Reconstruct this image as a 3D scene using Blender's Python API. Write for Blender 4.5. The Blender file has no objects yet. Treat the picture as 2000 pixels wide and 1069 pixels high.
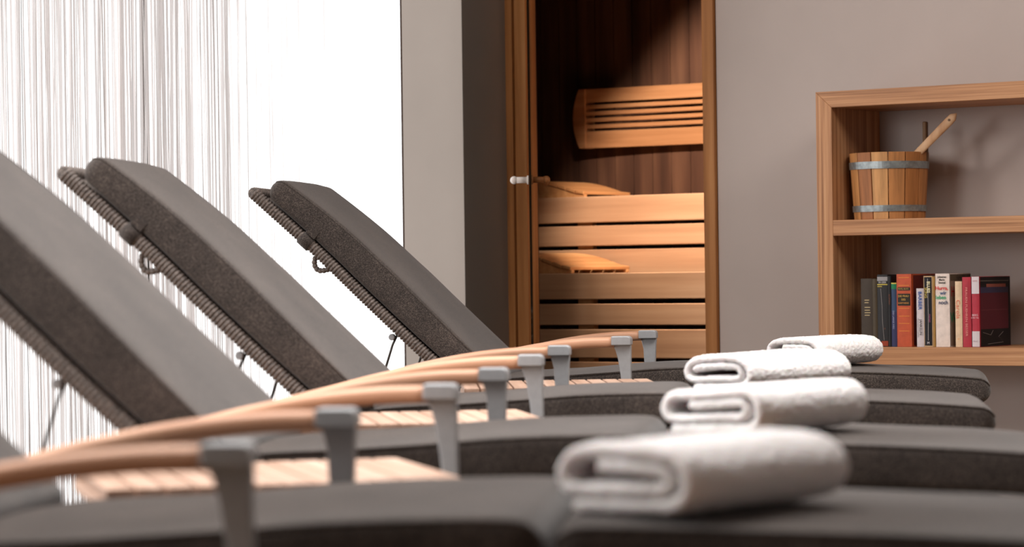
import bpy, math, random
from mathutils import Vector, Matrix, noise
random.seed(7)
PI = math.pi
COL = bpy.context.scene.collection
sin, cos = math.sin, math.cos

# ------------------------------------------------------------------ materials
def srgb(r, g, b):
    f = lambda c: (c/255/12.92) if c/255 <= .04045 else ((c/255+.055)/1.055)**2.4
    return (f(r), f(g), f(b), 1)

def new_mat(name):
    m = bpy.data.materials.new(name); m.use_nodes = True
    nt = m.node_tree; b = nt.nodes['Principled BSDF']
    return m, nt, b

def noise_node(nt, scale, vec, detail=4, rough=.55):
    n = nt.nodes.new('ShaderNodeTexNoise'); n.inputs['Scale'].default_value = scale
    n.inputs['Detail'].default_value = detail; n.inputs['Roughness'].default_value = rough
    nt.links.new(vec, n.inputs['Vector']); return n

def coord(nt, scale=(1, 1, 1), rot=(0, 0, 0)):
    t = nt.nodes.new('ShaderNodeTexCoord'); m = nt.nodes.new('ShaderNodeMapping')
    m.inputs['Scale'].default_value = scale; m.inputs['Rotation'].default_value = rot
    nt.links.new(t.outputs['Object'], m.inputs['Vector']); return m.outputs['Vector']

def ramp(nt, fac, stops):
    r = nt.nodes.new('ShaderNodeValToRGB'); e = r.color_ramp.elements
    e[0].position, e[0].color = stops[0]; e[1].position, e[1].color = stops[-1]
    for p, c in stops[1:-1]:
        x = e.new(p); x.color = c
    nt.links.new(fac, r.inputs['Fac']); return r.outputs['Color']

def bump(nt, b, h, strength, dist):
    n = nt.nodes.new('ShaderNodeBump'); n.inputs['Strength'].default_value = strength
    n.inputs['Distance'].default_value = dist
    nt.links.new(h, n.inputs['Height']); nt.links.new(n.outputs['Normal'], b.inputs['Normal'])

def wood(name, dark, mid, light, axis='x', grain=60, rough=.5, spec=.3, ringy=.6):
    """grain runs along the given object axis"""
    m, nt, b = new_mat(name)
    s = {'x': (1.2, grain, grain), 'y': (grain, 1.2, grain), 'z': (grain, grain, 1.2)}[axis]
    v = coord(nt, s); n1 = noise_node(nt, 1.0, v, 5, .6)
    s2 = {'x': (.5, 9, 9), 'y': (9, .5, 9), 'z': (9, 9, .5)}[axis]
    v2 = coord(nt, s2); n2 = noise_node(nt, 1.3, v2, 3, .5)
    mx = nt.nodes.new('ShaderNodeMix'); mx.data_type = 'FLOAT'; mx.inputs[0].default_value = 1-ringy
    nt.links.new(n1.outputs['Fac'], mx.inputs[2]); nt.links.new(n2.outputs['Fac'], mx.inputs[3])
    c = ramp(nt, mx.outputs[0], [(.34, dark), (.5, mid), (.66, light)])
    nt.links.new(c, b.inputs['Base Color'])
    b.inputs['Roughness'].default_value = rough; b.inputs['Specular IOR Level'].default_value = spec
    bump(nt, b, n1.outputs['Fac'], .15, .002)
    return m

def plain(name, col, rough=.5, metal=0, spec=.5, ns=0, nstr=0, var=0):
    m, nt, b = new_mat(name)
    b.inputs['Base Color'].default_value = col; b.inputs['Roughness'].default_value = rough
    b.inputs['Metallic'].default_value = metal; b.inputs['Specular IOR Level'].default_value = spec
    if ns:
        v = coord(nt); n = noise_node(nt, ns, v, 3)
        if nstr: bump(nt, b, n.outputs['Fac'], nstr, .002)
        if var:
            d = tuple(c*(1-var) for c in col[:3])+(1,); l = tuple(min(1, c*(1+var)) for c in col[:3])+(1,)
            nt.links.new(ramp(nt, n.outputs['Fac'], [(.35, d), (.65, l)]), b.inputs['Base Color'])
    return m

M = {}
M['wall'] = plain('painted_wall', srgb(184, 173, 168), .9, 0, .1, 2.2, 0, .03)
M['floor'] = wood('floor_oak', srgb(96, 78, 62), srgb(122, 100, 80), srgb(140, 118, 95), 'y', 14, .5)
M['ceiling'] = plain('white_ceiling', srgb(226, 220, 214), .9, 0, .1, 3, 0, .02)
# cushion fabric: dark felt with a fine speckle
m, nt, b = new_mat('charcoal_fabric')
v = coord(nt); n = noise_node(nt, 420, v, 3, .7); n2 = noise_node(nt, 9, v, 3)
mx = nt.nodes.new('ShaderNodeMix'); mx.data_type = 'FLOAT'; mx.inputs[0].default_value = .16
nt.links.new(n.outputs['Fac'], mx.inputs[2]); nt.links.new(n2.outputs['Fac'], mx.inputs[3])
nt.links.new(ramp(nt, mx.outputs[0], [(.36, srgb(35, 31, 29)), (.5, srgb(58, 52, 49)), (.64, srgb(98, 88, 82))]), b.inputs['Base Color'])
b.inputs['Roughness'].default_value = .95; b.inputs['Specular IOR Level'].default_value = .1
b.inputs['Sheen Weight'].default_value = .25; b.inputs['Sheen Roughness'].default_value = .5
bump(nt, b, n.outputs['Fac'], .5, .0015); M['fabric'] = m
M['piping'] = plain('charcoal_piping', srgb(56, 51, 48), .9, 0, .1, 300, .3, .2)
m, nt, b = new_mat('rattan')
v = coord(nt); n = noise_node(nt, 160, v, 3, .6)
nt.links.new(ramp(nt, n.outputs['Fac'], [(.35, srgb(58, 50, 46)), (.65, srgb(112, 100, 93))]), b.inputs['Base Color'])
b.inputs['Roughness'].default_value = .55; M['rattan'] = m
# woven rattan sheet
m, nt, b = new_mat('woven_rattan')
v = coord(nt, (260, 260, 260)); c = nt.nodes.new('ShaderNodeTexChecker'); c.inputs['Scale'].default_value = .5
nt.links.new(v, c.inputs['Vector']); c.inputs['Color1'].default_value = srgb(120, 108, 100); c.inputs['Color2'].default_value = srgb(55, 48, 44)
nt.links.new(c.outputs['Color'], b.inputs['Base Color']); bump(nt, b, c.outputs['Fac'], .8, .003)
b.inputs['Roughness'].default_value = .6; M['weave'] = m
M['teak'] = wood('teak', srgb(166, 118, 90), srgb(190, 142, 112), srgb(206, 162, 134), 'x', 40, .42, .4)
M['teak_table'] = wood('weathered_teak', srgb(150, 118, 98), srgb(180, 148, 128), srgb(202, 174, 156), 'y', 50, .5, .3)
M['steel'] = plain('grey_coated_metal', srgb(160, 162, 165), .38, .1, .5, 80, .03, .04)
M['darksteel'] = plain('dark_metal', srgb(72, 68, 66), .45, .6)
M['bench'] = wood('bench_aspen', srgb(174, 132, 100), srgb(190, 148, 114), srgb(202, 162, 128), 'x', 30, .55, .25)
M['bench_y'] = wood('bench_aspen_y', srgb(176, 120, 74), srgb(196, 142, 92), srgb(212, 162, 112), 'y', 30, .55, .25)
M['backrest'] = wood('alder_backrest', srgb(150, 102, 66), srgb(172, 122, 82), srgb(188, 142, 100), 'x', 30, .55, .25)
M['panel'] = wood('sauna_panel', srgb(54, 36, 28), srgb(80, 54, 41), srgb(102, 72, 54), 'z', 16, .6, .2, .4)
M['frame'] = wood('larch_frame', srgb(138, 88, 46), srgb(168, 112, 62), srgb(188, 134, 82), 'z', 26, .5, .3)
M['frame_dark'] = wood('larch_frame_shade', srgb(92, 54, 28), srgb(118, 72, 40), srgb(136, 88, 52), 'z', 26, .5, .3)
M['ash_x'] = wood('ash_x', srgb(132, 88, 58), srgb(182, 132, 92), srgb(202, 156, 114), 'x', 95, .5, .3, .82)
M['ash_z'] = wood('ash_z', srgb(132, 88, 58), srgb(182, 132, 92), srgb(202, 156, 114), 'z', 95, .5, .3, .82)
M['galv'] = plain('galvanised_hoop', srgb(150, 158, 160), .42, .7, .5, 60, .05, .2)
M['pale'] = wood('pale_stick', srgb(176, 132, 96), srgb(200, 158, 120), srgb(214, 178, 142), 'z', 40, .55)
M['dark_stick'] = wood('dark_stick', srgb(78, 56, 38), srgb(100, 74, 50), srgb(120, 90, 62), 'z', 40, .6)
M['knob_white'] = plain('white_handle', srgb(225, 215, 208), .35)
M['knob_wood'] = plain('wooden_handle', srgb(150, 96, 52), .5, 0, .4, 60, .1, .15)
m, nt, b = new_mat('towel_terry')
v = coord(nt); n = noise_node(nt, 260, v, 4, .7)
b.inputs['Base Color'].default_value = srgb(247, 244, 244); b.inputs['Roughness'].default_value = 1
b.inputs['Specular IOR Level'].default_value = .05; b.inputs['Sheen Weight'].default_value = .3
b.inputs['Subsurface Weight'].default_value = .15; b.inputs['Subsurface Scale'].default_value = .01
bump(nt, b, n.outputs['Fac'], .6, .004); M['towel'] = m
# door glass
m, nt, b = new_mat('door_glass')
b.inputs['Base Color'].default_value = srgb(60, 72, 68); b.inputs['Transmission Weight'].default_value = 1
b.inputs['Roughness'].default_value = .02; b.inputs['IOR'].default_value = 1.45; M['glass'] = m
# bucket staves coloured per stave
def attr_mat(name, rough=.6, grain=True, trans=False):
    m, nt, b = new_mat(name)
    a = nt.nodes.new('ShaderNodeAttribute'); a.attribute_name = 'tone'
    if grain:
        v = coord(nt, (60, 60, 3)); n = noise_node(nt, 1, v, 4)
        r = ramp(nt, n.outputs['Fac'], [(.3, (.62, .6, .56, 1)), (.7, (1.1, 1.08, 1.05, 1))])
        x = nt.nodes.new('ShaderNodeMix'); x.data_type = 'RGBA'; x.blend_type = 'MULTIPLY'; x.inputs[0].default_value = 1
        nt.links.new(a.outputs['Color'], x.inputs[6]); nt.links.new(r, x.inputs[7])
        nt.links.new(x.outputs[2], b.inputs['Base Color'])
    else:
        nt.links.new(a.outputs['Color'], b.inputs['Base Color'])
    b.inputs['Roughness'].default_value = rough
    if trans:
        t = nt.nodes.new('ShaderNodeBsdfTranslucent'); d = nt.nodes.new('ShaderNodeBsdfDiffuse')
        nt.links.new(a.outputs['Color'], t.inputs['Color']); nt.links.new(a.outputs['Color'], d.inputs['Color'])
        ms = nt.nodes.new('ShaderNodeMixShader'); ms.inputs[0].default_value = .8
        nt.links.new(d.outputs[0], ms.inputs[1]); nt.links.new(t.outputs[0], ms.inputs[2])
        nt.links.new(ms.outputs[0], nt.nodes['Material Output'].inputs['Surface'])
    return m
M['stave'] = attr_mat('bucket_staves')
M['strings'] = attr_mat('curtain_strings', grain=False, trans=True)
# bright overcast daylight behind the glazing
m = bpy.data.materials.new('daylight_glazing'); m.use_nodes = True; nt = m.node_tree; nt.nodes.clear()
out = nt.nodes.new('ShaderNodeOutputMaterial'); em = nt.nodes.new('ShaderNodeEmission')
em.inputs['Color'].default_value = (1, .985, .98, 1); em.inputs['Strength'].default_value = 1.7
nt.links.new(em.outputs[0], out.inputs['Surface']); M['daylight'] = m

# ------------------------------------------------------------------ geometry
class Geo:
    def __init__(s): s.v = []; s.f = []; s.c = []; s.cur = None
    def add(s, vs, fs):
        o = len(s.v); s.v += [tuple(p) for p in vs]; s.f += [tuple(i+o for i in f) for f in fs]
        s.c += [s.cur]*len(fs)
    def box(s, x0, x1, y0, y1, z0, z1, mat=None):
        vs = [(x, y, z) for x in (x0, x1) for y in (y0, y1) for z in (z0, z1)]
        if mat is not None: vs = [mat @ Vector(p) for p in vs]
        s.add(vs, [(0, 1, 3, 2), (4, 6, 7, 5), (0, 4, 5, 1), (2, 3, 7, 6), (0, 2, 6, 4), (1, 5, 7, 3)])
    def rings(s, rings, cap=True, closed=False):
        n = len(rings[0]); vs = [p for r in rings for p in r]; fs = []
        m = len(rings)
        for i in range(m if closed else m-1):
            a, b2 = i*n, ((i+1) % m)*n
            for j in range(n):
                k = (j+1) % n; fs.append((a+j, a+k, b2+k, b2+j))
        if cap and not closed:
            fs.append(tuple(reversed(range(n)))); fs.append(tuple((m-1)*n+j for j in range(n)))
        s.add(vs, fs)
    def tube(s, path, rad, seg=10, cap=True, closed=False, sq=(1, 1), up=None, power=2):
        path = [Vector(p) for p in path]; n = len(path); rs = []
        ref = Vector(up) if up else None
        prevN = None
        for i, p in enumerate(path):
            if closed: t = path[(i+1) % n]-path[i-1]
            else: t = path[min(i+1, n-1)]-path[max(i-1, 0)]
            t.normalize()
            if ref is not None: a = ref.cross(t)
            elif prevN is None: a = (Vector((0, 0, 1)) if abs(t.z) < .9 else Vector((0, 1, 0))).cross(t)
            else: a = prevN-t*prevN.dot(t)
            a.normalize(); prevN = a; b2 = t.cross(a)
            r = rad(i/(n-1)) if callable(rad) else rad
            ring = []
            for j in range(seg):
                th = 2*PI*j/seg; c_, s_ = cos(th), sin(th)
                c_ = math.copysign(abs(c_)**(2/power), c_); s_ = math.copysign(abs(s_)**(2/power), s_)
                ring.append(p+a*(r*sq[0]*c_)+b2*(r*sq[1]*s_))
            rs.append(ring)
        s.rings(rs, cap, closed)
    def prism(s, poly, y0, y1):
        """poly in xz, extruded along y"""
        n = len(poly)
        vs = [(x, y0, z) for x, z in poly]+[(x, y1, z) for x, z in poly]
        fs = [tuple(range(n)), tuple(reversed(range(n, 2*n)))]
        for i in range(n):
            k = (i+1) % n; fs.append((i, i+n, k+n, k))
        s.add(vs, fs)
    def build(s, name, mat, parent=None, smooth=False, bevel=0, seg=2, loc=None, rot=None, auto=False):
        me = bpy.data.meshes.new(name); me.from_pydata(s.v, [], s.f); me.update()
        import bmesh
        bm = bmesh.new(); bm.from_mesh(me); bmesh.ops.recalc_face_normals(bm, faces=bm.faces); bm.to_mesh(me); bm.free()
        me.materials.append(mat)
        if any(c is not None for c in s.c):
            at = me.color_attributes.new('tone', 'FLOAT_COLOR', 'CORNER'); k = 0
            for fi, f in enumerate(s.f):
                for _ in f:
                    at.data[k].color = s.c[fi]; k += 1
        if smooth: me.polygons.foreach_set('use_smooth', [True]*len(me.polygons))
        o = bpy.data.objects.new(name, me); COL.objects.link(o)
        if parent: o.parent = parent
        if loc: o.location = loc
        if rot: o.rotation_euler = rot
        if bevel:
            md = o.modifiers.new('bevel', 'BEVEL'); md.width = bevel; md.segments = seg; md.limit_method = 'ANGLE'; md.angle_limit = .6
            me.polygons.foreach_set('use_smooth', [True]*len(me.polygons))
            wn = o.modifiers.new('wn', 'WEIGHTED_NORMAL'); wn.keep_sharp = True
        return o

def empty(name, label, cat, loc, rotz=0, group=None):
    o = bpy.data.objects.new(name, None); COL.objects.link(o); o.empty_display_size = .1
    o.location = loc; o.rotation_euler = (0, 0, rotz); return tag(o, label, cat, group)
def tag(o, label, cat, group=None, kind=None):
    o['label'] = label; o['category'] = cat
    if group: o['group'] = group
    if kind: o['kind'] = kind
    return o
def struct(o, label=None):
    o['kind'] = 'structure'
    if label: o['label'] = label
    return o
def spline(pts, n):
    """uniform resample of a Catmull-Rom through 2D/3D points"""
    P = [Vector(p) for p in pts]; out = []
    for i in range(len(P)-1):
        p0 = P[i-1] if i else P[0]*2-P[1]; p1, p2 = P[i], P[i+1]
        p3 = P[i+2] if i+2 < len(P) else P[-1]*2-P[-2]
        for k in range(24):
            t = k/24
            out.append(.5*((2*p1)+(p2-p0)*t+(2*p0-5*p1+4*p2-p3)*t*t+(3*p1-p0-3*p2+p3)*t**3))
    out.append(P[-1]); L = [0]
    for i in range(1, len(out)): L.append(L[-1]+(out[i]-out[i-1]).length)
    res = []; j = 0
    for k in range(n):
        d = L[-1]*k/(n-1)
        while j < len(L)-2 and L[j+1] < d: j += 1
        t = (d-L[j])/max(1e-9, L[j+1]-L[j]); res.append(out[j].lerp(out[j+1], min(1, max(0, t))))
    return res

# ------------------------------------------------------------------ camera
YAW = math.radians(35); CAM = Vector((5.73, -8.18, .74))
cd = bpy.data.cameras.new('camera'); cam = bpy.data.objects.new('camera', cd); COL.objects.link(cam)
cam.matrix_world = Matrix.Translation(CAM) @ Matrix.Rotation(YAW, 4, 'Z') @ Matrix.Rotation(PI/2, 4, 'X') @ Matrix.Rotation(-.0135, 4, 'Z')
cd.sensor_width = 36; cd.lens = 97.2; cd.clip_end = 60; cd.clip_start = .05
cd.dof.use_dof = True; cd.dof.focus_distance = 7.9; cd.dof.aperture_fstop = 4.6
bpy.context.scene.camera = cam
def place(x, y, z=0):
    """metres right of / ahead of the tripod, to room coordinates"""
    return Vector((CAM.x+x*cos(YAW)-y*sin(YAW), CAM.y+x*sin(YAW)+y*cos(YAW), z))

# ------------------------------------------------------------------ room shell
H = 2.65
XL, XR, YF, YB = 0.0, 8.2, 0.0, -10.4
WX = -.265            # glazing plane
OX0, OX1, OH = .0, .87, 2.12   # sauna opening
def slab(name, *a, mat='wall', label=None, **k):
    g = Geo(); g.box(*a); return struct(g.build(name, M[mat], **k), label)
slab('floor', -.5, XR+.1, YB-.1, 1.6, -.1, 0, mat='floor')
slab('ceiling', -.5, XR+.1, YB-.1, .05, H, H+.1, mat='ceiling')
g = Geo(); g.box(OX1, XR+.1, 0, .05, 0, H); g.box(OX0-.265, OX1, 0, .05, OH, H); g.box(-.265, 0, 0, .05, 0, OH)
struct(g.build('wall_back', M['wall']), 'taupe painted wall around the sauna door')
g = Geo(); g.box(-.265, 0, -.286, 0, 0, H); struct(g.build('wall_pier', plain('painted_wall_dimmed', srgb(168, 158, 150), .9, 0, .1, 2.2, 0, .03)), 'painted pier between the window and the sauna')  # same wall paint, its colour darkened against the strong window light
slab('wall_left', -.265, 0, YB, -9.2, 0, H)
slab('wall_right', XR, XR+.1, YB, .1, 0, H)
slab('wall_front', -.265, XR, YB-.1, YB, 0, H)
# window with glazing joints
w = slab('window_1', WX-.02, WX-.008, -9.2, -.286, 0, H, mat='daylight', label='tall bright floor-to-ceiling window behind the string curtain')
g = Geo()
for y in (-1.64, -3.0, -4.4, -5.8, -7.2): g.box(WX-.008, WX+.004, y-.011, y+.011, 0, H)
g.build('glazing_joint', M['darksteel'], w)

# ------------------------------------------------------------------ sauna door frame, door
g = Geo(); g.box(0.0, .030, -.022, .05, 0, OH); g.box(.034, .082, -.012, .04, 0, OH); g.box(.0822, .085, .02, .05, 0, OH)
g.box(.030, .034, -.008, .05, 0, OH)
g.box(.822, .867, -.016, .05, 0, OH); g.box(0, .867, -.016, .05, OH-.05, OH)
struct(g.build('trim_1', M['frame'], bevel=.002), 'larch frame around the sauna doorway')
# open glass door leaf swung out towards the room
hx, hy = .1005, -.02
ang = math.atan2(CAM.y-hy, CAM.x-hx)+.0008
g = Geo(); g.box(.005, .66, -.004, .004, .012, 2.04)
door = struct(g.build('door_1', M['glass'], loc=(hx, hy, 0), rot=(0, 0, ang)), 'glass sauna door standing open, seen edge-on')
def ball(g, c, r):
    g.rings([[Vector((c[0]+r*sin(PI*(i+.02)/12.04)*cos(2*PI*k/20), c[1]+r*sin(PI*(i+.02)/12.04)*sin(2*PI*k/20), c[2]-r*cos(PI*(i+.02)/12.04))) for k in range(20)] for i in range(13)])
for s_, mt_, lb_ in ((-1, 'knob_white', 'white round door handle'), (1, 'knob_wood', 'brown wooden door handle')):
    g = Geo(); g.tube([(.585, s_*.0045, 1.055), (.585, s_*.052, 1.055)], .0105, 20); ball(g, (.585, s_*.054, 1.055), .0135)
    g.tube([(.585, s_*.0045, 1.055), (.585, s_*.010, 1.055)], .015, 20)
    h1 = g.build('door_handle', M[mt_], door, smooth=True); h1['label'] = lb_

# ------------------------------------------------------------------ sauna interior
SX0, SX1, SB = -1.3, 1.9, 1.32
g = Geo()   # panelled back wall: boards with grooves
x = SX0
while x < SX1:
    g.box(x+.002, x+.088, SB, SB+.03, 0, 2.2); g.box(x-.002, x+.002, SB+.008, SB+.03, 0, 2.2); x += .09
struct(g.build('wall_sauna_back', M['panel']), 'vertical brown panelling inside the sauna')
g = Geo(); y = .06
while y < SB:
    g.box(SX0-.03, SX0, y+.002, y+.088, 0, 2.2); g.box(SX1, SX1+.03, y+.002, y+.088, 0, 2.2)
    g.box(SX0-.03, SX0-.008, y-.002, y+.002, 0, 2.2); y += .09
struct(g.build('wall_sauna_sides', M['panel']))
slab('ceiling_sauna', SX0-.03, SX1+.03, .05, SB+.03, 2.2, 2.24, mat='panel')
g = Geo(); g.box(SX0, -.265, .03, .05, 0, 2.2); g.box(-.265, .082, .051, .058, 0, 2.2); g.box(.87, SX1, .051, .058, 0, 2.2)
struct(g.build('wall_sauna_front', M['panel']))

def bench(name, label, yf, yb, boards, postx, zseat):
    t = empty(name, label, 'bench', (.3, (yf+yb)/2, 0))
    cx, cy = .3, (yf+yb)/2
    (zt, zb) = boards[0]
    g = Geo(); g.box(SX0-cx+.01, SX1-cx-.01, yf-cy, yf-cy+.028, zb, zt); o = g.build('seat_edge', M['bench'], t, bevel=.003)
    g = Geo(); y = yf-cy+.032
    while y+.088 < yb-cy: g.box(SX0-cx+.01, SX1-cx-.01, y, y+.086, zseat-.026, zseat); y += .096
    g.build('seat_slats', M['bench'], t, bevel=.003)
    for zt, zb in boards[1:]:
        g = Geo(); g.box(SX0-cx+.01, SX1-cx-.01, yf-cy, yf-cy+.024, zb, zt); g.build('front_board', M['bench'], t, bevel=.003)
    for px in postx:
        g = Geo(); g.box(px-cx-.035, px-cx+.035, yf-cy+.026, yf-cy+.055, 0, zseat-.028); g.build('support_post', M['bench_y'], t, bevel=.002)
    return t
bench('sauna_bench', 'upper sauna bench with pale wooden front boards, under the slatted backboard', .80, 1.315,
      [(1.035, .934), (.921, .843), (.828, .70)], (-.9, -.225, .6, 1.5), 1.033)
bench('sauna_bench', 'lower sauna bench with pale wooden front boards, nearer the sauna doorway', .33, .79,
      [(.737, .641), (.624, .546), (.530, .425), (.41, .30), (.285, .17)], (-.9, .085, .7, 1.5), .735)

# slatted backrest on the back wall
bx, bz = -.02, 1.368
t = empty('slatted_backboard', 'curved slatted wooden backboard hanging on the sauna back wall', 'backboard', (bx, SB-.045, bz-.121))
g = Geo(); hh = .121; hw = .50
slz = [(hh*.60, hh), (.039, .062), (.0115, .0335), (-.0165, .006), (-.0445, -.022), (-hh, -.056)]
slz = [(.066, .121), (.040, .056), (.013, .029), (-.014, .002), (-.041, -.025), (-.121, -.052)]
for a, b2 in slz:
    n = 10; rs = []
    for i in range(n+1):
        u = -hw+2*hw*i/n; yb2 = -.0+.03*(abs(u)/hw)**2*-1
        rs.append([Vector((u, yb2+.0, a+hh)), Vector((u, yb2+.018, a+hh)), Vector((u, yb2+.018, b2+hh)), Vector((u, yb2, b2+hh))])
    g.rings(rs)
g.build('slat_panel', M['backrest'], t, bevel=.002)
for s_ in (-1, 1):
    g = Geo(); pts = []
    for i in range(11):
        w_ = -1+2*i/10; pts.append(((hw+.004+.03*(1-w_*w_))*s_, hh+w_*hh))
    inner = [((hw-.028)*s_, 2*hh), ((hw-.028)*s_, 0)]
    poly = pts+inner
    g.prism(poly, -.034, .038); g.build('side_frame', M['backrest'], t, bevel=.003)

# wedge headrests: slats fall towards +x
def headrest(label, loc, rot, L, W, Hh):
    t = empty('sauna_headrest', label, 'headrest', loc, rot)
    prof = [(-L, 0), (0, 0), (0, .012), (-L*.18, Hh*.30), (-L*.45, Hh*.66), (-L*.75, Hh*.92), (-L, Hh)]
    for y0 in (0, W-.02):
        g = Geo(); g.prism(prof, y0, y0+.02); g.build('side_wedge', M['bench_y'], t, bevel=.002)
    curve = spline([(x_, z_) for x_, z_ in prof[2:]], 7); g = Geo()
    for i in range(6):
        a, b2 = Vector(curve[i]), Vector(curve[i+1]); d = (b2-a); nrm = Vector((d.y, -d.x)).normalized()
        if nrm.y < 0: nrm = -nrm
        a2 = a+d*.06; b3 = b2-d*.06
        poly = [tuple(a2), tuple(b3), tuple(b3+nrm*.012), tuple(a2+nrm*.012)]
        g.prism(poly, -.004, W+.004)
    g.build('slats', M['bench_y'], t, bevel=.0015)
headrest('slatted wooden wedge headrest lying on the upper sauna bench', (-.235, .84, 1.0335), 0, .26, .33, .062)
headrest('slatted wooden wedge headrest lying on the lower sauna bench', (.02, .36, .7375), 0, .27, .40, .068)

# ------------------------------------------------------------------ bookshelf
sd = .335; shx0, shi, shx1 = 1.437, 1.494, 2.72
SZ = {'top': (1.258, 1.310), 'mid': (.847, .897), 'bot': (.435, .491)}
shelf = empty('wall_shelf', 'open wall shelf of warm ash wood holding the bucket and books', 'shelf', ((shx0+shx1)/2, -sd/2, SZ['bot'][0]))
sx, sy, sz = (shx0+shx1)/2, -sd/2, SZ['bot'][0]
def shelf_part(name, poly, mat):
    g = Geo(); g.prism([(a-sx, c-sz) for a, c in poly], -sd-sy, -.002-sy); g.build(name, M[mat], shelf, bevel=.0015)
z0, z1 = SZ['bot'][0], SZ['top'][1]
shelf_part('side_panel', [(shx0, z0), (shi, z0+.056), (shi, z1-.052), (shx0, z1)], 'ash_z')
shelf_part('side_panel', [(shx1, z0), (shx1, z1), (shx1-.057, z1-.052), (shx1-.057, z0+.056)], 'ash_z')
shelf_part('top_panel', [(shx0, z1), (shi, z1-.052), (shx1-.057, z1-.052), (shx1, z1)], 'ash_x')
shelf_part('bottom_panel', [(shx0, z0), (shx1, z0), (shx1-.057, z0+.056), (shi, z0+.056)], 'ash_x')
shelf_part('shelf_board', [(shi, .847), (shx1-.057, .847), (shx1-.057, .897), (shi, .897)], 'ash_x')

# bucket
def bucket():
    bxx, byy = 1.626, -.196
    t = empty('sauna_bucket', 'wooden sauna bucket with two metal hoops on the upper shelf', 'bucket', (bxx, byy, .8975))
    N = 14; hB = .213; rt, rb = .1275, .1135
    g = Geo(); tones = [(205, 148, 92), (178, 118, 66), (192, 132, 78), (214, 160, 104), (166, 106, 60), (198, 140, 84)]
    ear = None
    for k in range(N):
        a0, a1 = 2*PI*(k-.5)/N+.012, 2*PI*(k+.5)/N-.012
        c = srgb(*tones[(k*5+2) % 6]); g.cur = (c[0], c[1], c[2], 1)
        rs = []
        for z in (0, hB*.3, hB*.6, hB):
            f = z/hB; ro = rb+(rt-rb)*f; ri = ro-.013; rg = []
            for a in (a0, (a0+a1)/2, a1): rg.append(Vector((ro*cos(a), ro*sin(a), z)))
            for a in (a1, a0): rg.append(Vector((ri*cos(a), ri*sin(a), z)))
            rs.append(rg)
        g.rings(rs)
    g.build('staves', M['stave'], t, bevel=.001)
    g = Geo(); g.tube([(0, 0, .012), (0, 0, .026)], rb-.012, 32); g.build('bottom', M['pale'], t)
    for zc, hz in ((.172, .0115), (.034, .010)):
        g = Geo(); prof = []
        for z in (zc-hz, zc+hz):
            ro = rb+(rt-rb)*z/hB
            prof.append((ro+.0005, ro+.003, z))
        rs = []
        for k in range(64):
            a = 2*PI*k/64; c_, s_ = cos(a), sin(a)
            rs.append([Vector((prof[0][0]*c_, prof[0][0]*s_, prof[0][2])), Vector((prof[0][1]*c_, prof[0][1]*s_, prof[0][2])),
                       Vector((prof[1][1]*c_, prof[1][1]*s_, prof[1][2])), Vector((prof[1][0]*c_, prof[1][0]*s_, prof[1][2]))])
        g.rings(rs, closed=True); g.build('hoop', M['galv'], t, smooth=False)
    # raised stave on the right that carries the handle
    g = Geo(); a = math.radians(12); rm = (rt-.007)
    mt = Matrix.Translation((rm*cos(a), rm*sin(a), 0)) @ Matrix.Rotation(a, 4, 'Z')
    g.box(-.007, .007, -.012, .012, .17, hB+.098, mt); g.build('raised_stave', M['dark_stick'], t, bevel=.004)
    return bxx, byy
bxx, byy = bucket()
t = empty('sauna_ladle', 'pale wooden ladle leaning out of the sauna bucket', 'ladle', (bxx+.01, byy, .926))
g = Geo(); p0 = Vector((-.052, .01, .035)); p1 = Vector((.222, .045, .42))
p0 = Vector((-.070, .0, .040)); p1 = Vector((.245, -.030, .300))
# handle: flat stick, wider to the tip
d = (p1-p0); n = 24
pth = [p0+d*(i/(n-1)) for i in range(n)]
def hr(u): return (.0105+.0050*u)*(1 if u < .93 else math.sqrt(max(.02, 1-((u-.93)/.07)**2)))
g.tube(pth, hr, 14, sq=(1.0, .5), up=(0, 1, 0)); o = g.build('handle', M['pale'], t, smooth=True)
g = Geo(); q = p0+d*.925; g.tube([q+Vector((0, -.009, 0)), q+Vector((0, .009, 0))], .0042, 12); g.build('hanging_hole', M['dark_stick'], t)
g = Geo(); rs = []
for i in range(9):
    th = i/8*PI/2; rs.append([Vector((-.01+.036*sin(th)*cos(a2*PI/10), .005+.036*sin(th)*sin(a2*PI/10), .036-.034*cos(th))) for a2 in range(20)])
for i in range(8, -1, -1):
    th = i/8*PI/2; rs.append([Vector((-.01+.032*sin(th)*cos(a2*PI/10), .005+.032*sin(th)*sin(a2*PI/10), .038-.030*cos(th))) for a2 in range(20)])
rs[0] = [Vector((-.01+.001*cos(a2*PI/10), .005+.001*sin(a2*PI/10), .002)) for a2 in range(20)]
rs[-1] = [Vector((-.01+.001*cos(a2*PI/10), .005+.001*sin(a2*PI/10), .008)) for a2 in range(20)]
g.rings(rs); g.build('scoop', M['pale'], t, smooth=True)

# ------------------------------------------------------------------ books
def text(parent, s, loc, size, col, rot=(PI/2, 0, 0), sx=1.0, name='lettering', bold=0):
    cu = bpy.data.curves.new('lettering', 'FONT'); cu.body = s; cu.size = size; cu.align_x = 'CENTER'; cu.align_y = 'CENTER'
    cu.space_line = .85; cu.offset = bold; cu.resolution_u = 3
    o = bpy.data.objects.new('tmp', cu); COL.objects.link(o)
    dg = bpy.context.evaluated_depsgraph_get(); me = bpy.data.meshes.new_from_object(o.evaluated_get(dg))
    bpy.data.objects.remove(o)
    me.materials.clear(); me.materials.append(col)
    r = bpy.data.objects.new(name, me); COL.objects.link(r); r.parent = parent
    r.location = loc; r.rotation_euler = rot; r.scale = (sx, 1, 1); return r
INK = {}
def ink(c):
    if c not in INK: INK[c] = plain('ink_%d_%d_%d' % c, srgb(*c), .6, 0, .3)
    return INK[c]
BF = -.305  # spine plane
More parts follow.
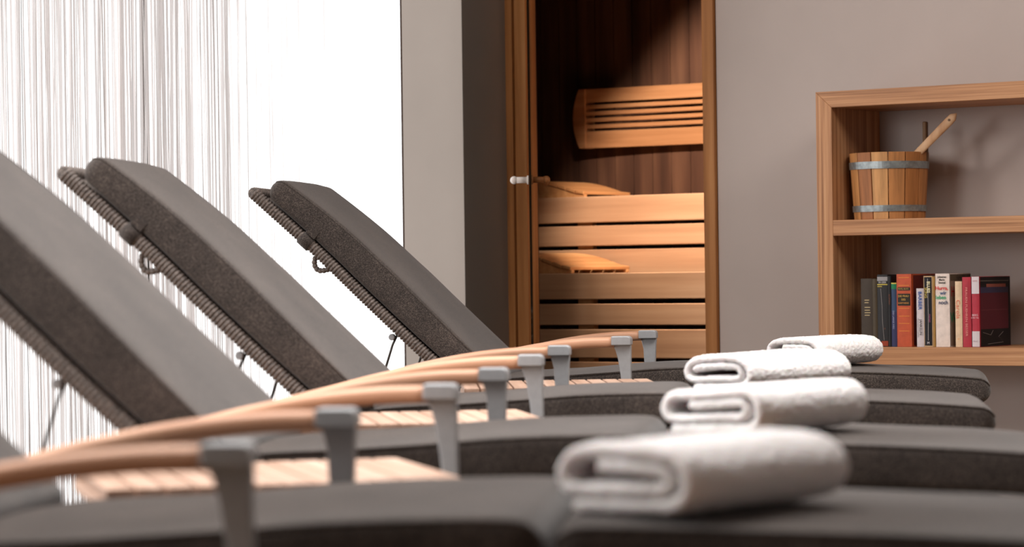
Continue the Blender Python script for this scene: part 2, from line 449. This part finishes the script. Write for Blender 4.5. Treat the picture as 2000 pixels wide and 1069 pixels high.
ZB = .4915
def bkx(px, y=BF):
    return px
def book(label, x0, x1, h, dep, col, cover=None, lean=0, page=(205, 190, 160), y=BF, rotz=0, hard=.0018):
    w_ = x1-x0
    t = empty('book', label, 'book', ((x0+x1)/2, y, ZB), rotz, 'books on the lower shelf board')
    if lean: t.rotation_euler = (0, lean, rotz)
    cm = plain('cover_%d_%d_%d' % col, srgb(*col), .5, 0, .4, 40, .03, .10)
    g = Geo(); hw_ = w_/2
    g.box(-hw_, -hw_+hard, 0, dep, 0, h); g.box(hw_-hard, hw_, 0, dep, 0, h)
    # rounded spine
    n = 7; arc = [(-hw_+w_*i/(n-1), -.003*sin(PI*i/(n-1))) for i in range(n)]
    poly = arc+[(hw_, .003), (-hw_, .003)]; k = len(poly)
    vs = [(a, b2, 0) for a, b2 in poly]+[(a, b2, h) for a, b2 in poly]
    g.add(vs, [tuple(range(k)), tuple(range(k, 2*k))]+[(i, (i+1) % k, (i+1) % k+k, i+k) for i in range(k)])
    g.build('cover', cm, t)
    g = Geo(); g.box(-hw_+hard, hw_-hard, .003, dep-.004, .003, h-.003); g.build('pages', ink(page), t)
    return t
def band(t, w_, z0, z1, col, y=-.0042, xs=1.0, name='spine_band', x0=None, x1=None):
    g = Geo(); a = -w_/2*xs if x0 is None else x0; b2 = w_/2*xs if x1 is None else x1
    n = 7; arc = []
    for i in range(n):
        x_ = a+(b2-a)*i/(n-1); arc.append((x_, -.003*cos(PI*x_/w_)-.0006))
    vs = [(p, q, z0) for p, q in arc]+[(p, q, z1) for p, q in arc]
    g.add(vs, [(i, i+1, i+1+n, i+n) for i in range(n-1)]); return g.build(name, ink(col), t)
def cover_patch(t, hw_, y0, y1, z0, z1, col, name='cover_print'):
    g = Geo(); g.add([(hw_+.0005, y0, z0), (hw_+.0005, y1, z0), (hw_+.0005, y1, z1), (hw_+.0005, y0, z1)], [(0, 1, 2, 3)])
    return g.build(name, ink(col), t)
GOLD = (205, 165, 95); TY = -.0044
V = (PI/2, PI/2, 0)      # text running down the spine
t = book('dark olive book with small gold lettering, leftmost on the shelf', 1.576, 1.616, .217, .17, (58, 46, 34))
for k, (w_, z_) in enumerate(((.016, .147), (.014, .139), (.019, .124), (.018, .115), (.020, .107), (.017, .099))):
    band(t, .04, z_, z_+.0022, (205, 185, 140), x0=-.006, x1=-.006+w_)
t = book('thin olive brown book with a plain spine, second from the left', 1.6165, 1.634, .216, .17, (70, 58, 40))
t = book('black book with a silver cap and yellow lines on its spine', 1.6345, 1.6710, .229, .18, (26, 24, 26), lean=0)
band(t, .0365, .209, .222, (150, 148, 150), name='silver_cap'); band(t, .0365, .196, .199, (205, 185, 80)); band(t, .0365, .190, .1925, (190, 170, 75), x0=-.018, x1=.0)
text(t, 'IN DER', (.002, TY, .204), .0085, ink((210, 205, 205)))
g = Geo(); g.tube([(-.004, TY, .185), (.000, TY, .13), (.001, TY, .08), (.006, TY, .02)], .0006, 6); g.build('white_streak', ink((170, 165, 165)), t)
band(t, .0365, .002, .018, (150, 62, 38), x0=-.004, x1=.018); text(t, 'o', (.008, TY, .058), .01, ink((140, 90, 70)))
t = book('black book between the silver capped one and the thin blue one', 1.6715, 1.6835, .224, .17, (22, 21, 23))
text(t, 'ROMAN', (.001, TY, .15), .009, ink((120, 70, 50)), V)
t = book('thin blue book with a green band under a yellow one', 1.684, 1.7025, .203, .18, (44, 66, 98))
band(t, .0185, .199, .2028, (205, 185, 85)); band(t, .0185, .183, .199, (30, 120, 80)); band(t, .0185, .002, .11, (54, 56, 92))
text(t, 'DER LANGE WEG', (-.001, TY, .085), .0075, ink((170, 175, 205)), V)
t = book('thick orange red book with gold lines and black title labels', 1.703, 1.7545, .230, .19, (188, 78, 40))
for z_ in (.218, .193, .121, .096, .073, .049): band(t, .0515, z_, z_+.0018, (225, 140, 60), xs=.72)
band(t, .0515, .178, .188, (48, 40, 28), xs=.86); band(t, .0515, .130, .168, (42, 36, 26), xs=.86)
text(t, 'PEARL BUCK', (0, TY-.0006, .183), .0065, ink((200, 170, 95)))
text(t, 'DIE FRAU', (0, TY-.0006, .160), .0088, ink((225, 180, 90))); text(t, 'DES', (0, TY-.0006, .149), .0088, ink((225, 180, 90))); text(t, 'KAPITAENS', (0, TY-.0006, .138), .0072, ink((225, 160, 80)))
cover_patch(t, .02575, .012, .185, .004, .226, (92, 28, 26))
t = book('short white paperback with blue and black vertical lettering', 1.772, 1.797, .184, .12, (205, 196, 200))
text(t, 'BARBER', (.001, TY, .146), .0165, ink((58, 92, 160)), V, 1.0, bold=.0003); text(t, 'JANKELIN', (.003, TY, .062), .0135, ink((40, 38, 44)), V, .85)
band(t, .025, .03, .09, (60, 58, 62), x0=-.0075, x1=-.0065)
t = book('black book with cream edges and yellow white lettering', 1.7975, 1.8285, .223, .14, (196, 164, 124), page=(190, 150, 80))
band(t, .031, .004, .2195, (24, 22, 28), xs=.84, name='black_spine')
text(t, 'BLUES', (.003, TY-.0008, .188), .015, ink((225, 215, 170)), V, .9, bold=.0004); text(t, 'SONG', (-.006, TY-.0008, .170), .012, ink((215, 190, 90)), V)
g = Geo(); g.tube([(.001, TY-.0008, .215), (.002, TY-.0008, .10), (.001, TY-.0008, .02)], .0007, 6); g.build('white_streak', ink((200, 195, 195)), t)
text(t, 'M', (.001, TY-.0012, .012), .011, ink((225, 222, 225)))
text(t, 'roman', (.007, TY-.0008, .09), .010, ink((170, 90, 130)), V)
t = book('thin golden book squeezed beside the fat white one', 1.8290, 1.8370, .220, .14, (172, 132, 70))
t = book('fat white novel with red, blue and green handwritten title', 1.8385, 1.8870, .230, .15, (226, 210, 200))
for s_, z_, c_, sz_, x_ in (('Johannes', .2195, (70, 66, 60), .0085, 0), ('Mario', .2105, (70, 66, 60), .0085, 0), ('Simmel', .2015, (70, 66, 60), .0085, 0),
        ('Hurra,', .184, (215, 52, 44), .0165, -.001), ('wir', .169, (64, 92, 132), .0165, .004), ('leben', .155, (30, 165, 110), .0165, -.004), ('noch', .139, (40, 62, 98), .0165, .004)):
    text(t, s_, (x_, TY, z_), sz_, ink(c_), bold=.0003)
cover_patch(t, .02425, .004, .15, .003, .227, (140, 118, 104)); cover_patch(t, .0246, .004, .15, .207, .2275, (88, 76, 60))
R_ = (PI/2, 0, PI/2)
for s_, y_, z_, c_, sz_ in (('H', .022, .172, (160, 36, 36), .046), ('W', .022, .09, (20, 120, 84), .046), ('Hurra Wir', .080, .2165, (52, 48, 40), .019)):
    text(t, s_, (.0252, y_, z_), sz_, ink(c_), R_, .8, bold=.0006)
t = book('slim cream book with coral script on its spine', 1.906, 1.9295, .205, .14, (222, 194, 160))
text(t, 'Carola', (-.001, TY, .118), .019, ink((225, 112, 88)), V, 1.15)
text(t, 'o', (0, TY, .026), .012, ink((225, 160, 90)))
t = book('red book with a column of tiny pink lettering', 1.931, 1.9605, .218, .14, (172, 40, 56))
text(t, 'FRAUEN FUEHREN BESSER', (0, TY, .11), .0105, ink((226, 150, 140)), V, 1.25)
t = book('red and white book at the right end of the row, its dark cover showing', 1.9625, 1.9885, .2195, .20, (172, 38, 56), rotz=-.06)
band(t, .026, .166, .219, (214, 204, 208)); band(t, .026, .001, .049, (210, 200, 204))
text(t, 'BUCH', (.001, TY-.0008, .206), .006, ink((190, 90, 100))); text(t, 'BERG', (0, TY-.0004, .099), .009, ink((235, 200, 205)))
text(t, 'UND TAL', (0, TY-.0004, .091), .0062, ink((235, 200, 205))); text(t, 'VERLAG', (0, TY-.0008, .018), .005, ink((150, 120, 130)))
hw_ = .013
cover_patch(t, hw_, .006, .199, .001, .218, (26, 22, 24)); cover_patch(t, hw_+.0003, .006, .185, .055, .168, (88, 30, 42))
cover_patch(t, hw_+.0003, .006, .185, .168, .186, (58, 54, 82), 'cover_picture'); cover_patch(t, hw_+.0003, .045, .170, .186, .196, (150, 86, 74), 'cover_picture')
cover_patch(t, hw_+.0003, .006, .19, .205, .2065, (130, 120, 112)); cover_patch(t, hw_+.0006, .012, .18, .114, .1155, (120, 58, 66))
g = Geo(); g.tube([(hw_+.0006, .02, .045), (hw_+.0006, .07, .036), (hw_+.0006, .085, .05)], .0006, 5)
g.tube([(hw_+.0006, .15, .045), (hw_+.0006, .12, .03), (hw_+.0006, .15, .012), (hw_+.0006, .05, .008)], .0006, 5); g.build('cover_line', ink((150, 140, 138)), t)
# ------------------------------------------------------------------ loungers
hc = .74
def lerp_table(tb_, u):
    for (a, va), (b2, vb) in zip(tb_, tb_[1:]):
        if u <= b2: return va+(vb-va)*(u-a)/(b2-a)
    return tb_[-1][1]
def offset_path(pts, d):
    out = []
    for i, p in enumerate(pts):
        t = pts[min(i+1, len(pts)-1)]-pts[max(i-1, 0)]; t.normalize()
        dd = d(i/(len(pts)-1)) if callable(d) else d
        out.append(p+Vector((-t.y, t.x))*dd)
    return out
def cushion(name, path, hw_, th, parent, rc=.014, re=.028, seed=0, crown=.006, r_start=None, r_end=None):
    """path: (x,z) centre line; rounded-rectangle section, rounded ends, piping as a child"""
    n = 64; P = spline(path, n); L = sum((P[i+1]-P[i]).length for i in range(n-1))
    rs0 = re if r_start is None else r_start; rs1 = re if r_end is None else r_end
    thf = th if callable(th) else (lambda u: th)
    st = []
    for k in range(9): st.append(rs0*(1-cos(k/8*PI/2)))
    m_ = 40
    for k in range(1, m_): st.append(rs0+(L-rs0-rs1)*k/m_)
    for k in range(9): st.append(L-rs1+rs1*sin(k/8*PI/2))
    rings = []; pipes_near = []; pipes_far = []
    def at(s):
        f = s/L*(n-1); i = min(n-2, int(f)); p = P[i].lerp(P[i+1], f-i); t = (P[i+1]-P[i]).normalized(); return p, t
    for s in st:
        p, t = at(s); nv = Vector((-t.y, t.x))
        if s < rs0: e = math.sqrt(max(0, 1-(1-s/rs0)**2)); rr = rs0
        elif s > L-rs1: e = math.sqrt(max(0, 1-(1-(L-s)/rs1)**2)); rr = rs1
        else: e = 1; rr = 0
        hz = thf(s/L)/2*max(.04, e); hy_ = hw_-(1-e)*rr*.9
        r = min(rc, hz*.95); ring = []
        for (cy_, cz_, a0) in ((1, 1, 0), (-1, 1, PI/2), (-1, -1, PI), (1, -1, 1.5*PI)):
            for k in range(5):
                a = a0+k/4*PI/2
                ring.append((cy_*(hy_-r)+r*cos(a), cz_*(hz-r)+r*sin(a)))
            if cz_ == 1 and cy_ == 1:
                for k in range(1, 12):
                    yy = (hy_-r)*(1-2*k/12); ring.append((yy, hz))
            if cz_ == -1 and cy_ == -1:
                for k in range(1, 4): ring.append((-(hy_-r)*(1-2*k/4), -hz))
        out = []
        for (yy, zz) in ring:
            if zz > 0: zz += crown*e*(1-(yy/hw_)**2)
            q = noise.noise(Vector((p.x*5+seed, yy*5, seed*1.7)))*.0028*e
            q2 = noise.noise(Vector((p.x*2+seed, yy*2.2, 3+seed)))*.004*e
            zz += (q+q2)*(1 if zz > 0 else 0)
            w3 = p+nv*zz; out.append(Vector((w3.x, yy, w3.y)))
        rings.append(out)
        off = r*.2929
        for s_, lst in ((-1, pipes_near), (1, pipes_far)):
            w3 = p+nv*(hz-off+.0005); lst.append(Vector((w3.x, s_*(hy_-off+.0005), w3.y)))
    g = Geo(); g.rings(rings); o = g.build(name, M['fabric'], parent, smooth=True)
    g = Geo(); loop = pipes_near[3:-3]+list(reversed(pipes_far[3:-3])); g.tube(loop, .0026, 8, closed=True)
    g.build('piping', M['fabric'], o, smooth=True)
    return o
def ribbed(g, path, r, pitch=.0092, seg=12, sq=(1, 1)):
    n0 = 40; P = spline(path, n0); L = sum((P[i+1]-P[i]).length for i in range(n0-1))
    n = int(L/pitch)*6+1; P = spline(path, n)
    g.tube(P, lambda u: r*(.76+.26*abs(sin(PI*u*(n-1)/6))**.6), seg, sq=sq, up=(0, 1, 0) if abs(P[0].y-P[-1].y) < .3 else None)

RAIL = [(-.978, .220), (-.818, .0745), (-.684, -.056), (-.574, -.161), (-.505, -.224), (-.42, -.300), (-.375, -.336)]
BACK_TOP = [(0, .084), (.12, .092), (.28, .100), (.50, .104), (.70, .100), (1, .090)]   # pad surface above the rail line
ARM = [(-.02, 0), (-.10, -.002), (-.20, -.012), (-.30, -.030), (-.40, -.054), (-.50, -.080), (-.60, -.108), (-.72, -.145)]
def make_lounger(label, seed):
    t = empty('sun_lounger', label, 'sun lounger', (0, 0, 0), 0, None)
    t['group'] = 'row of rattan loungers'
    HW = .285
    def P3(pts, y): return [(x_, y, z_+hc) for x_, z_ in pts]
    seatline = [(-.40, -.338), (.0, -.338), (.30, -.336), (.83, -.365)]
    for s_ in (-1, 1):
        g = Geo(); ribbed(g, P3(seatline, s_*.275), .017); g.build('side_rail', M['rattan'], t, smooth=True)
    for s_ in (-1, 1):
        g = Geo(); ribbed(g, P3(RAIL, s_*.272), .0165); g.build('backrest_rail', M['rattan'], t, smooth=True)
    g = Geo(); ribbed(g, [(-.978, -.272, .220+hc), (-.982, 0, .221+hc), (-.978, .272, .220+hc)], .0165)
    g.build('backrest_top_rail', M['rattan'], t, smooth=True)
    for x_ in (-.36, .83):
        z_ = -.338 if x_ < 0 else -.365
        g = Geo(); ribbed(g, [(x_, -.275, z_+hc), (x_, 0, z_+hc), (x_, .275, z_+hc)], .015); g.build('cross_rail', M['rattan'], t, smooth=True)
    def sheet(name, pts, mat):
        P = spline(pts, 30); g = Geo()
        rs = [[Vector((p.x, -.265, p.y+hc+.003)), Vector((p.x, .265, p.y+hc+.003)), Vector((p.x, .265, p.y+hc-.003)), Vector((p.x, -.265, p.y+hc-.003))] for p in P]
        g.rings(rs); g.build(name, M[mat], t)
    sheet('backrest_weave', RAIL, 'weave'); sheet('seat_weave', seatline, 'weave')
    for x_, z_ in ((-.36, -.338), (.72, -.358)):
        for s_ in (-1, 1):
            g = Geo(); ribbed(g, [(x_, s_*.262, z_+hc), (x_+.01*(1 if x_ > 0 else -1), s_*.265, .2), (x_+.02*(1 if x_ > 0 else -1), s_*.268, .008)], .019, .012)
            g.build('leg', M['rattan'], t, smooth=True)
    # cushions
    rp = spline(RAIL, 40); BOT = .019
    top_ = lambda u: lerp_table(BACK_TOP, min(1, max(0, (u-.035)/.965)))
    off = offset_path(rp, lambda u: (BOT+top_(u)-.005)/2)
    bp = [off[i] for i in range(1, 40, 4)]+[off[39]]; bp = [Vector((p.x, p.y+hc)) for p in bp]
    cushion('back_cushion', bp, HW, lambda u: lerp_table(BACK_TOP, u)-.005-BOT, t, re=.032, seed=seed, r_end=.02)
    sp = [(-.385, -.312), (-.28, -.302), (-.16, -.297), (-.04, -.290), (.08, -.282), (.18, -.279), (.26, -.279), (.305, -.285)]
    cushion('seat_cushion', [(a, b2+hc) for a, b2 in sp], HW, .066, t, seed=seed+3, r_start=.02, r_end=.034)
    fp = [(.312, -.290), (.36, -.287), (.5, -.291), (.65, -.296), (.80, -.304), (.93, -.315)]
    cushion('foot_cushion', [(a, b2+hc) for a, b2 in fp], HW, .066, t, seed=seed+6, r_start=.034, r_end=.034)
    # strap round the rails and the loop handle beneath
    q = rp[9]; tn = (rp[10]-rp[8]).normalized()
    for s_ in (-1, 1):
        g = Geo(); loop = []
        nv = Vector((-tn.y, tn.x))
        for k in range(16):
            a = 2*PI*k/16; u, w2 = cos(a)*.0200, sin(a)*.0200
            loop.append(Vector((q.x+nv.x*w2, s_*.272+u, q.y+hc+nv.y*w2)))
        g2 = [[p+Vector((tn.x*e, 0, tn.y*e)) for e in (-.017, .017)] for p in loop]
        vs = [p for r in g2 for p in r]; fs = [(2*i, 2*i+1, (2*i+3) % 32, (2*i+2) % 32) for i in range(16)]
        g.add(vs, fs); o = g.build('strap', M['fabric'], t, smooth=True)
        md = o.modifiers.new('s', 'SOLIDIFY'); md.thickness = .003
        # fabric tab up to the cushion
        g = Geo(); a_ = q+nv*.018; b_ = q+nv*.040
        yy = s_*.287
        vs = [(a_.x-tn.x*.014, yy, a_.y+hc-tn.y*.014), (a_.x+tn.x*.014, yy, a_.y+hc+tn.y*.014), (b_.x+tn.x*.014, yy, b_.y+hc+tn.y*.014), (b_.x-tn.x*.014, yy, b_.y+hc-tn.y*.014)]
        g.add(vs, [(0, 1, 2, 3)]); o2 = g.build('strap_tab', M['fabric'], o); md = o2.modifiers.new('s', 'SOLIDIFY'); md.thickness = .003
    hq = rp[12]; g = Geo(); ht = (rp[14]-rp[12]).normalized(); hn = Vector((-ht.y, ht.x))
    lp = []
    for (al, dn) in ((-.020, -.004), (-.016, .020), (-.004, .034), (.012, .036), (.026, .022), (.032, .004)):
        p = hq+ht*al-hn*dn; lp.append((p.x, -.262, p.y+hc))
    ribbed(g, lp, .0072, .009, 8); g.build('carry_loop', M['rattan'], t, smooth=True)
    # prop rod
    pr = rp[int(.66*39)]; kn = pr+Vector((-.018, -.022))
    for s_ in (-1, 1):
        g = Geo(); g.tube([(pr.x, s_*.245, pr.y+hc), (kn.x-.003, s_*.245, kn.y+hc-.02), (kn.x-.055, s_*.245, hc-.345)], .0032, 8)
        ro = g.build('prop_rod', M['darksteel'], t, smooth=True)
        g = Geo(); g.tube([(kn.x-.004, s_*.255, kn.y+hc), (kn.x-.004, s_*.235, kn.y+hc)], .0085, 14); g.build('pivot_knob', M['steel'], ro, bevel=.002)
    # armrests
    for s_ in (-1, 1):
        za = hc-.166-.0135; pts = [(x_, s_*.34, z_+za) for x_, z_ in ARM]
        g = Geo(); P = spline(pts, 40)
        g.tube(P, 1.0, 16, sq=(.024, .0125), up=(0, 1, 0), power=3.2) if False else g.tube(P, 1.0, 20, sq=(.024, .0135), up=None, power=3)
        arm = g.build('armrest', M['teak'], t, smooth=True)
        g = Geo(); g.tube([(ARM[-1][0]+.02, s_*.34, za+ARM[-1][1]-.004), (ARM[-1][0]+.05, s_*.33, za-.30), (ARM[-1][0]+.07, s_*.32, .006)], .011, 12)
        g.build('rear_post', M['darksteel'], arm, smooth=True)
        br = []
        g = Geo(); poly = []
        x0, x1, zt, zb = -.026, .024, hc-.164, hc-.164-.022
        poly = [(x0, zb-.001), (x0, zt), (x1-.008, zt), (x1-.002, zt-.003), (x1, zt-.009), (x1, zb-.001)]
        g.prism(poly, s_*.34-.0265, s_*.34+.0265); cap = g.build('arm_bracket', M['steel'], t, bevel=.0025)
        g = Geo(); zz = zb
        if s_ < 0: L_ = [(-.024, 0), (-.017, -.014), (-.011, -.035), (-.005, -.075), (-.001, -.11), (.004, -.19)]; R_ = [(.024, -.19), (.023, -.11), (.0225, -.06), (.023, 0)]
        else: L_ = [(-.022, 0), (-.018, -.012), (-.014, -.03), (-.012, -.07), (-.010, -.19)]; R_ = [(.019, -.19), (.019, -.07), (.021, -.02), (.023, 0)]
        poly = [(a, zz+b2) for a, b2 in L_+R_]
        yc = s_*.34
        g.prism(poly, yc-.011, yc+.011); g.build('bracket_leg', M['steel'], cap, bevel=.003)
        g = Geo(); g.box(-.006, .022, min(s_*.285, s_*.35), max(s_*.285, s_*.35), zz-.20, zz-.172); g.build('bracket_foot', M['steel'], cap, bevel=.002)
    return t
def copy_tree(o, parent=None):
    c = o.copy(); COL.objects.link(c)
    if parent: c.parent = parent
    for ch in list(o.children): copy_tree(ch, c)
    return c
LP = [(-.25, 3.09, 5.5, 'dark rattan sun lounger nearest the camera, its backrest low at the left edge'),
      (-.07, 4.49, 6.3, 'dark rattan sun lounger second from the camera, backrest rising past the left edge'),
      (.072, 5.92, 5.8, 'dark rattan sun lounger third from the camera, in front of the farthest one'),
      (.33, 7.41, 8.5, 'dark rattan sun lounger farthest from the camera, nearest the sauna and shelf')]
base = make_lounger(LP[0][3], 1.0)
for i, (x_, y_, a_, lab) in enumerate(LP):
    o = base if i == 0 else copy_tree(base)
    o.location = place(x_, y_); o.rotation_euler = (0, 0, YAW-math.radians(a_)); o['label'] = lab

# ------------------------------------------------------------------ side tables
def make_table(label):
    t = empty('side_table', label, 'side table', (0, 0, 0), 0, 'slatted tables between the loungers')
    top = hc-.267; W = .47; D = .44
    g = Geo(); n = 12; sw = (W-.0)/n
    for k in range(n):
        x_ = -W/2+k*sw; g.box(x_+.002, x_+sw-.002, -D/2+.001, D/2-.001, top-.016, top)
    g.build('slat_top', M['teak_table'], t, bevel=.002)
    g = Geo()
    g.box(-W/2, W/2, -D/2, -D/2+.022, top-.034, top-.0165); g.box(-W/2, W/2, D/2-.022, D/2, top-.034, top-.0165)
    g.box(-W/2, -W/2+.022, -D/2+.022, D/2-.022, top-.034, top-.0165); g.box(W/2-.022, W/2, -D/2+.022, D/2-.022, top-.034, top-.0165)
    g.build('apron', M['teak_table'], t, bevel=.003)
    for sx_ in (-1, 1):
        for sy_ in (-1, 1):
            g = Geo(); g.tube([(sx_*(W/2-.06), sy_*(D/2-.06), top-.034), (sx_*(W/2-.06), sy_*(D/2-.06), .001)], .010, 12)
            g.build('leg', M['darksteel'], t, smooth=True)
    return t
TP = [(-.345, 3.775, 14, 'slatted teak side table between the nearest and second lounger'),
      (-.195, 5.19, 8, 'slatted teak side table between the second and third lounger'),
      (.11, 6.68, 2, 'slatted teak side table between the third and farthest lounger')]
tb = make_table(TP[0][3])
for i, (x_, y_, a_, lab) in enumerate(TP):
    o = tb if i == 0 else copy_tree(tb)
    o.location = place(x_, y_); o.rotation_euler = (0, 0, YAW+math.radians(a_)); o['label'] = lab

# ------------------------------------------------------------------ towels
def towel(label, x_, y_, theta, zb, L, a, turns, th, sag, seed, squash=1.0, tail=.05, tilt=0):
    """rolled flat towel: the sheet spirals in the local xz plane and is extruded along y"""
    t0 = []
    pitch = th*1.035; r = pitch*(turns)+.005; ang = -PI/2
    pts = [(-a-tail*.2, 0)]
    # walk round a stadium, shrinking as it goes
    path = []; steps = int(turns*44)
    for k in range(steps+1):
        u = k/44.0; rad = r-pitch*u; ph = (u % 1.0)
        # stadium param: 0-.25 bottom going right, .25-.5 right cap, .5-.75 top going left, .75-1 left cap
        aa = a*(1-.10*u)
        if ph < .25: p = (-aa+2*aa*ph*4, -rad)
        elif ph < .5: an = -PI/2+(ph-.25)*4*PI; p = (aa+rad*cos(an), rad*sin(an))
        elif ph < .75: p = (aa-2*aa*(ph-.5)*4, rad)
        else: an = PI/2+(ph-.75)*4*PI; p = (-aa+rad*cos(an), rad*sin(an))
        path.append(p)
    R = r; P = spline([Vector(p) for p in path[::3]], int(40*turns))
    g = Geo(); nM = 22; nP = len(P); vs = []
    for j in range(nM):
        v_ = j/(nM-1); yy = (v_-.5)*(L-th)
        for i, p in enumerate(P):
            f = i/(nP-1)
            px, pz = p.x, p.y*squash
            pz -= sag*(px/(a+R))**2*(.5+.5*p.y/R)            # shoulders droop
            e = noise.noise(Vector((px*9+seed, yy*7, pz*9+seed)))*.004
            e2 = noise.noise(Vector((px*22+seed, yy*22, pz*22)))*.0016
            inn = (1-f)
            yl = yy+(noise.noise(Vector((px*12+seed*2, pz*12, v_*.5)))*.007 + .006*f*(-1 if v_ < .5 else 1)*0)*abs(v_-.5)*2
            end = abs(v_-.5)*2; shrink = 1-.05*max(0, end-.75)/.25
            vs.append(Vector((px*(shrink)+e*.6, yl, pz*shrink+R*squash+(e+e2)*(.4+.6*(p.y > 0)))))
    mz = min(v.z for v in vs)
    vs = [Vector((v.x, v.y, v.z-mz+th/2)) for v in vs]
    fs = [(j*nP+i, j*nP+i+1, (j+1)*nP+i+1, (j+1)*nP+i) for j in range(nM-1) for i in range(nP-1)]
    g.add(vs, fs)
    o = g.build('rolled_towel', M['towel'], smooth=True); tag(o, label, 'towel', 'towels on the loungers')
    md = o.modifiers.new('s', 'SOLIDIFY'); md.thickness = th*.97; md.offset = 0
    md = o.modifiers.new('ss', 'SUBSURF'); md.levels = 2; md.render_levels = 2
    tx = bpy.data.textures.new('terry', 'CLOUDS'); tx.noise_scale = .007
    md = o.modifiers.new('d', 'DISPLACE'); md.texture = tx; md.strength = .0048; md.mid_level = .5
    c = place(x_, y_, zb); o.location = c; o.rotation_euler = (0, tilt, YAW-math.radians(theta))
    return o
towel('white rolled towel nearest the camera, on the nearest lounger', .200, 2.94, 40, .4885, .315, .062, 1.75, .0166, .010, 1.3, 1)
towel('white rolled towel on the second lounger, its flat folds facing the camera', .390, 4.33, 37, .4870, .34, .070, 1.75, .0160, .002, 4.1, 1)
towel('white rolled towel on the third lounger, with a puffy crooked roll', .535, 5.86, 44, .4870, .36, .065, 1.95, .0162, .018, 7.7, 1)
towel('white rolled towel farthest away, in front of the bookshelf', .820, 7.30, 42, .4865, .31, .062, 1.75, .0170, .014, 9.2, 1)

# ------------------------------------------------------------------ string curtain
g = Geo(); rnd = random.Random(3)
def string(x0, y0, r, tone, wav, z0=.02):
    g.cur = (tone[0], tone[1], tone[2], 1); rs = []; n = 9
    ph = rnd.random()*6; yw = .6+rnd.uniform(-.6, .6); dr = rnd.uniform(-.02, .02)*wav
    for i in range(n):
        z = z0+(H-.03-z0)*i/(n-1); f = 1-i/(n-1)
        cx = x0+wav*.004*sin(ph+f*5); cy = y0+dr*f+wav*.004*sin(ph*2+f*4)
        a = yw+.5*sin(f*3+ph); rs += [Vector((cx-r*cos(a), cy-r*sin(a), z)), Vector((cx+r*cos(a), cy+r*sin(a), z))]
    g.add(rs, [(2*i, 2*i+1, 2*i+3, 2*i+2) for i in range(n-1)])
y = -4.9
while y < -.66:
    near = max(0, min(1, (-.95-y)/.55))     # blown-out glare put into the strings: sparser, thinner, paler towards the pier
    base_t = .80+.22*noise.noise(Vector((y*9, 4, 0)))
    for k in range(3):
        if rnd.random() < .15+.62*near:
            tv = base_t+rnd.uniform(-.12, .14)
            if rnd.random() < .03*near: tv = .34
            tv = max(.25, min(.97, tv)); tv = tv*near+.90*(1-near)
            string(-.08-.08*rnd.random(), y+rnd.uniform(-.006, .006), rnd.choice([.0012, .0016, .0022, .0032]) if near > .8 else .0009,
                   (tv, tv*.965, tv*.955), 1 if rnd.random() < .85 else 2.2)
    y += .0085
o = g.build('string_curtain', M['strings'], smooth=True)
tag(o, 'white string curtain hanging in front of the bright window', 'curtain', kind='stuff')

# ------------------------------------------------------------------ light
def area(name, loc, target, sx_, sy_, power, col=(1, 1, 1)):
    l = bpy.data.lights.new(name, 'AREA'); l.shape = 'RECTANGLE'; l.size = sx_; l.size_y = sy_; l.energy = power; l.color = col
    o = bpy.data.objects.new(name, l); COL.objects.link(o); o.location = loc
    o.rotation_euler = (Vector(target)-Vector(loc)).to_track_quat('-Z', 'Y').to_euler(); return o
def spot(name, loc, target, power, deg, blend, col, size=.03):
    l = bpy.data.lights.new(name, 'SPOT'); l.energy = power; l.spot_size = math.radians(deg); l.spot_blend = blend; l.color = col; l.shadow_soft_size = size
    o = bpy.data.objects.new(name, l); COL.objects.link(o); o.location = loc
    o.rotation_euler = (Vector(target)-Vector(loc)).to_track_quat('-Z', 'Y').to_euler(); return o
spot('sauna_spot', (.70, .022, 2.02), (.745, .78, 1.34), 260, 91, .32, (1, .83, .69), .02)
l1 = area('overhead_light', (2.7, -4.6, H-.02), (2.7, -4.6, 0), 2.6, 4.5, 120, (1, .97, .95)); l1.data.spread = math.radians(115)
l2 = area('towel_key_light', (.35, -7.7, 1.7), (3.6, -4.0, .5), 2.4, 1.8, 130, (1, .985, .98))  # added key light in front of the window, brightens the towel ends
pier_fill = area('overhead_light', (3.7, -1.9, H-.02), (3.7, -1.9, 0), 1.2, 1.2, 48, (1, .93, .86))  # fill area added to lift the pier's dark side, not a fixture
spot('shelf_fill', (.25, -2.5, 1.95), (1.9, 0, .9), 60, 60, .8, (1, .92, .86), .25)  # added spot standing in for window light on the shelf back
wd = bpy.data.worlds.new('world'); bpy.context.scene.world = wd; wd.use_nodes = True
wd.node_tree.nodes['Background'].inputs['Color'].default_value = (.6, .6, .65, 1)
wd.node_tree.nodes['Background'].inputs['Strength'].default_value = .06
sc = bpy.context.scene
sc.view_settings.view_transform = 'Standard'; sc.view_settings.look = 'None'
sc.view_settings.exposure = 0; sc.view_settings.gamma = 1
sc.cycles.use_denoising = True
sc.cycles.sample_clamp_indirect = 6
sc.cycles.max_bounces = 8
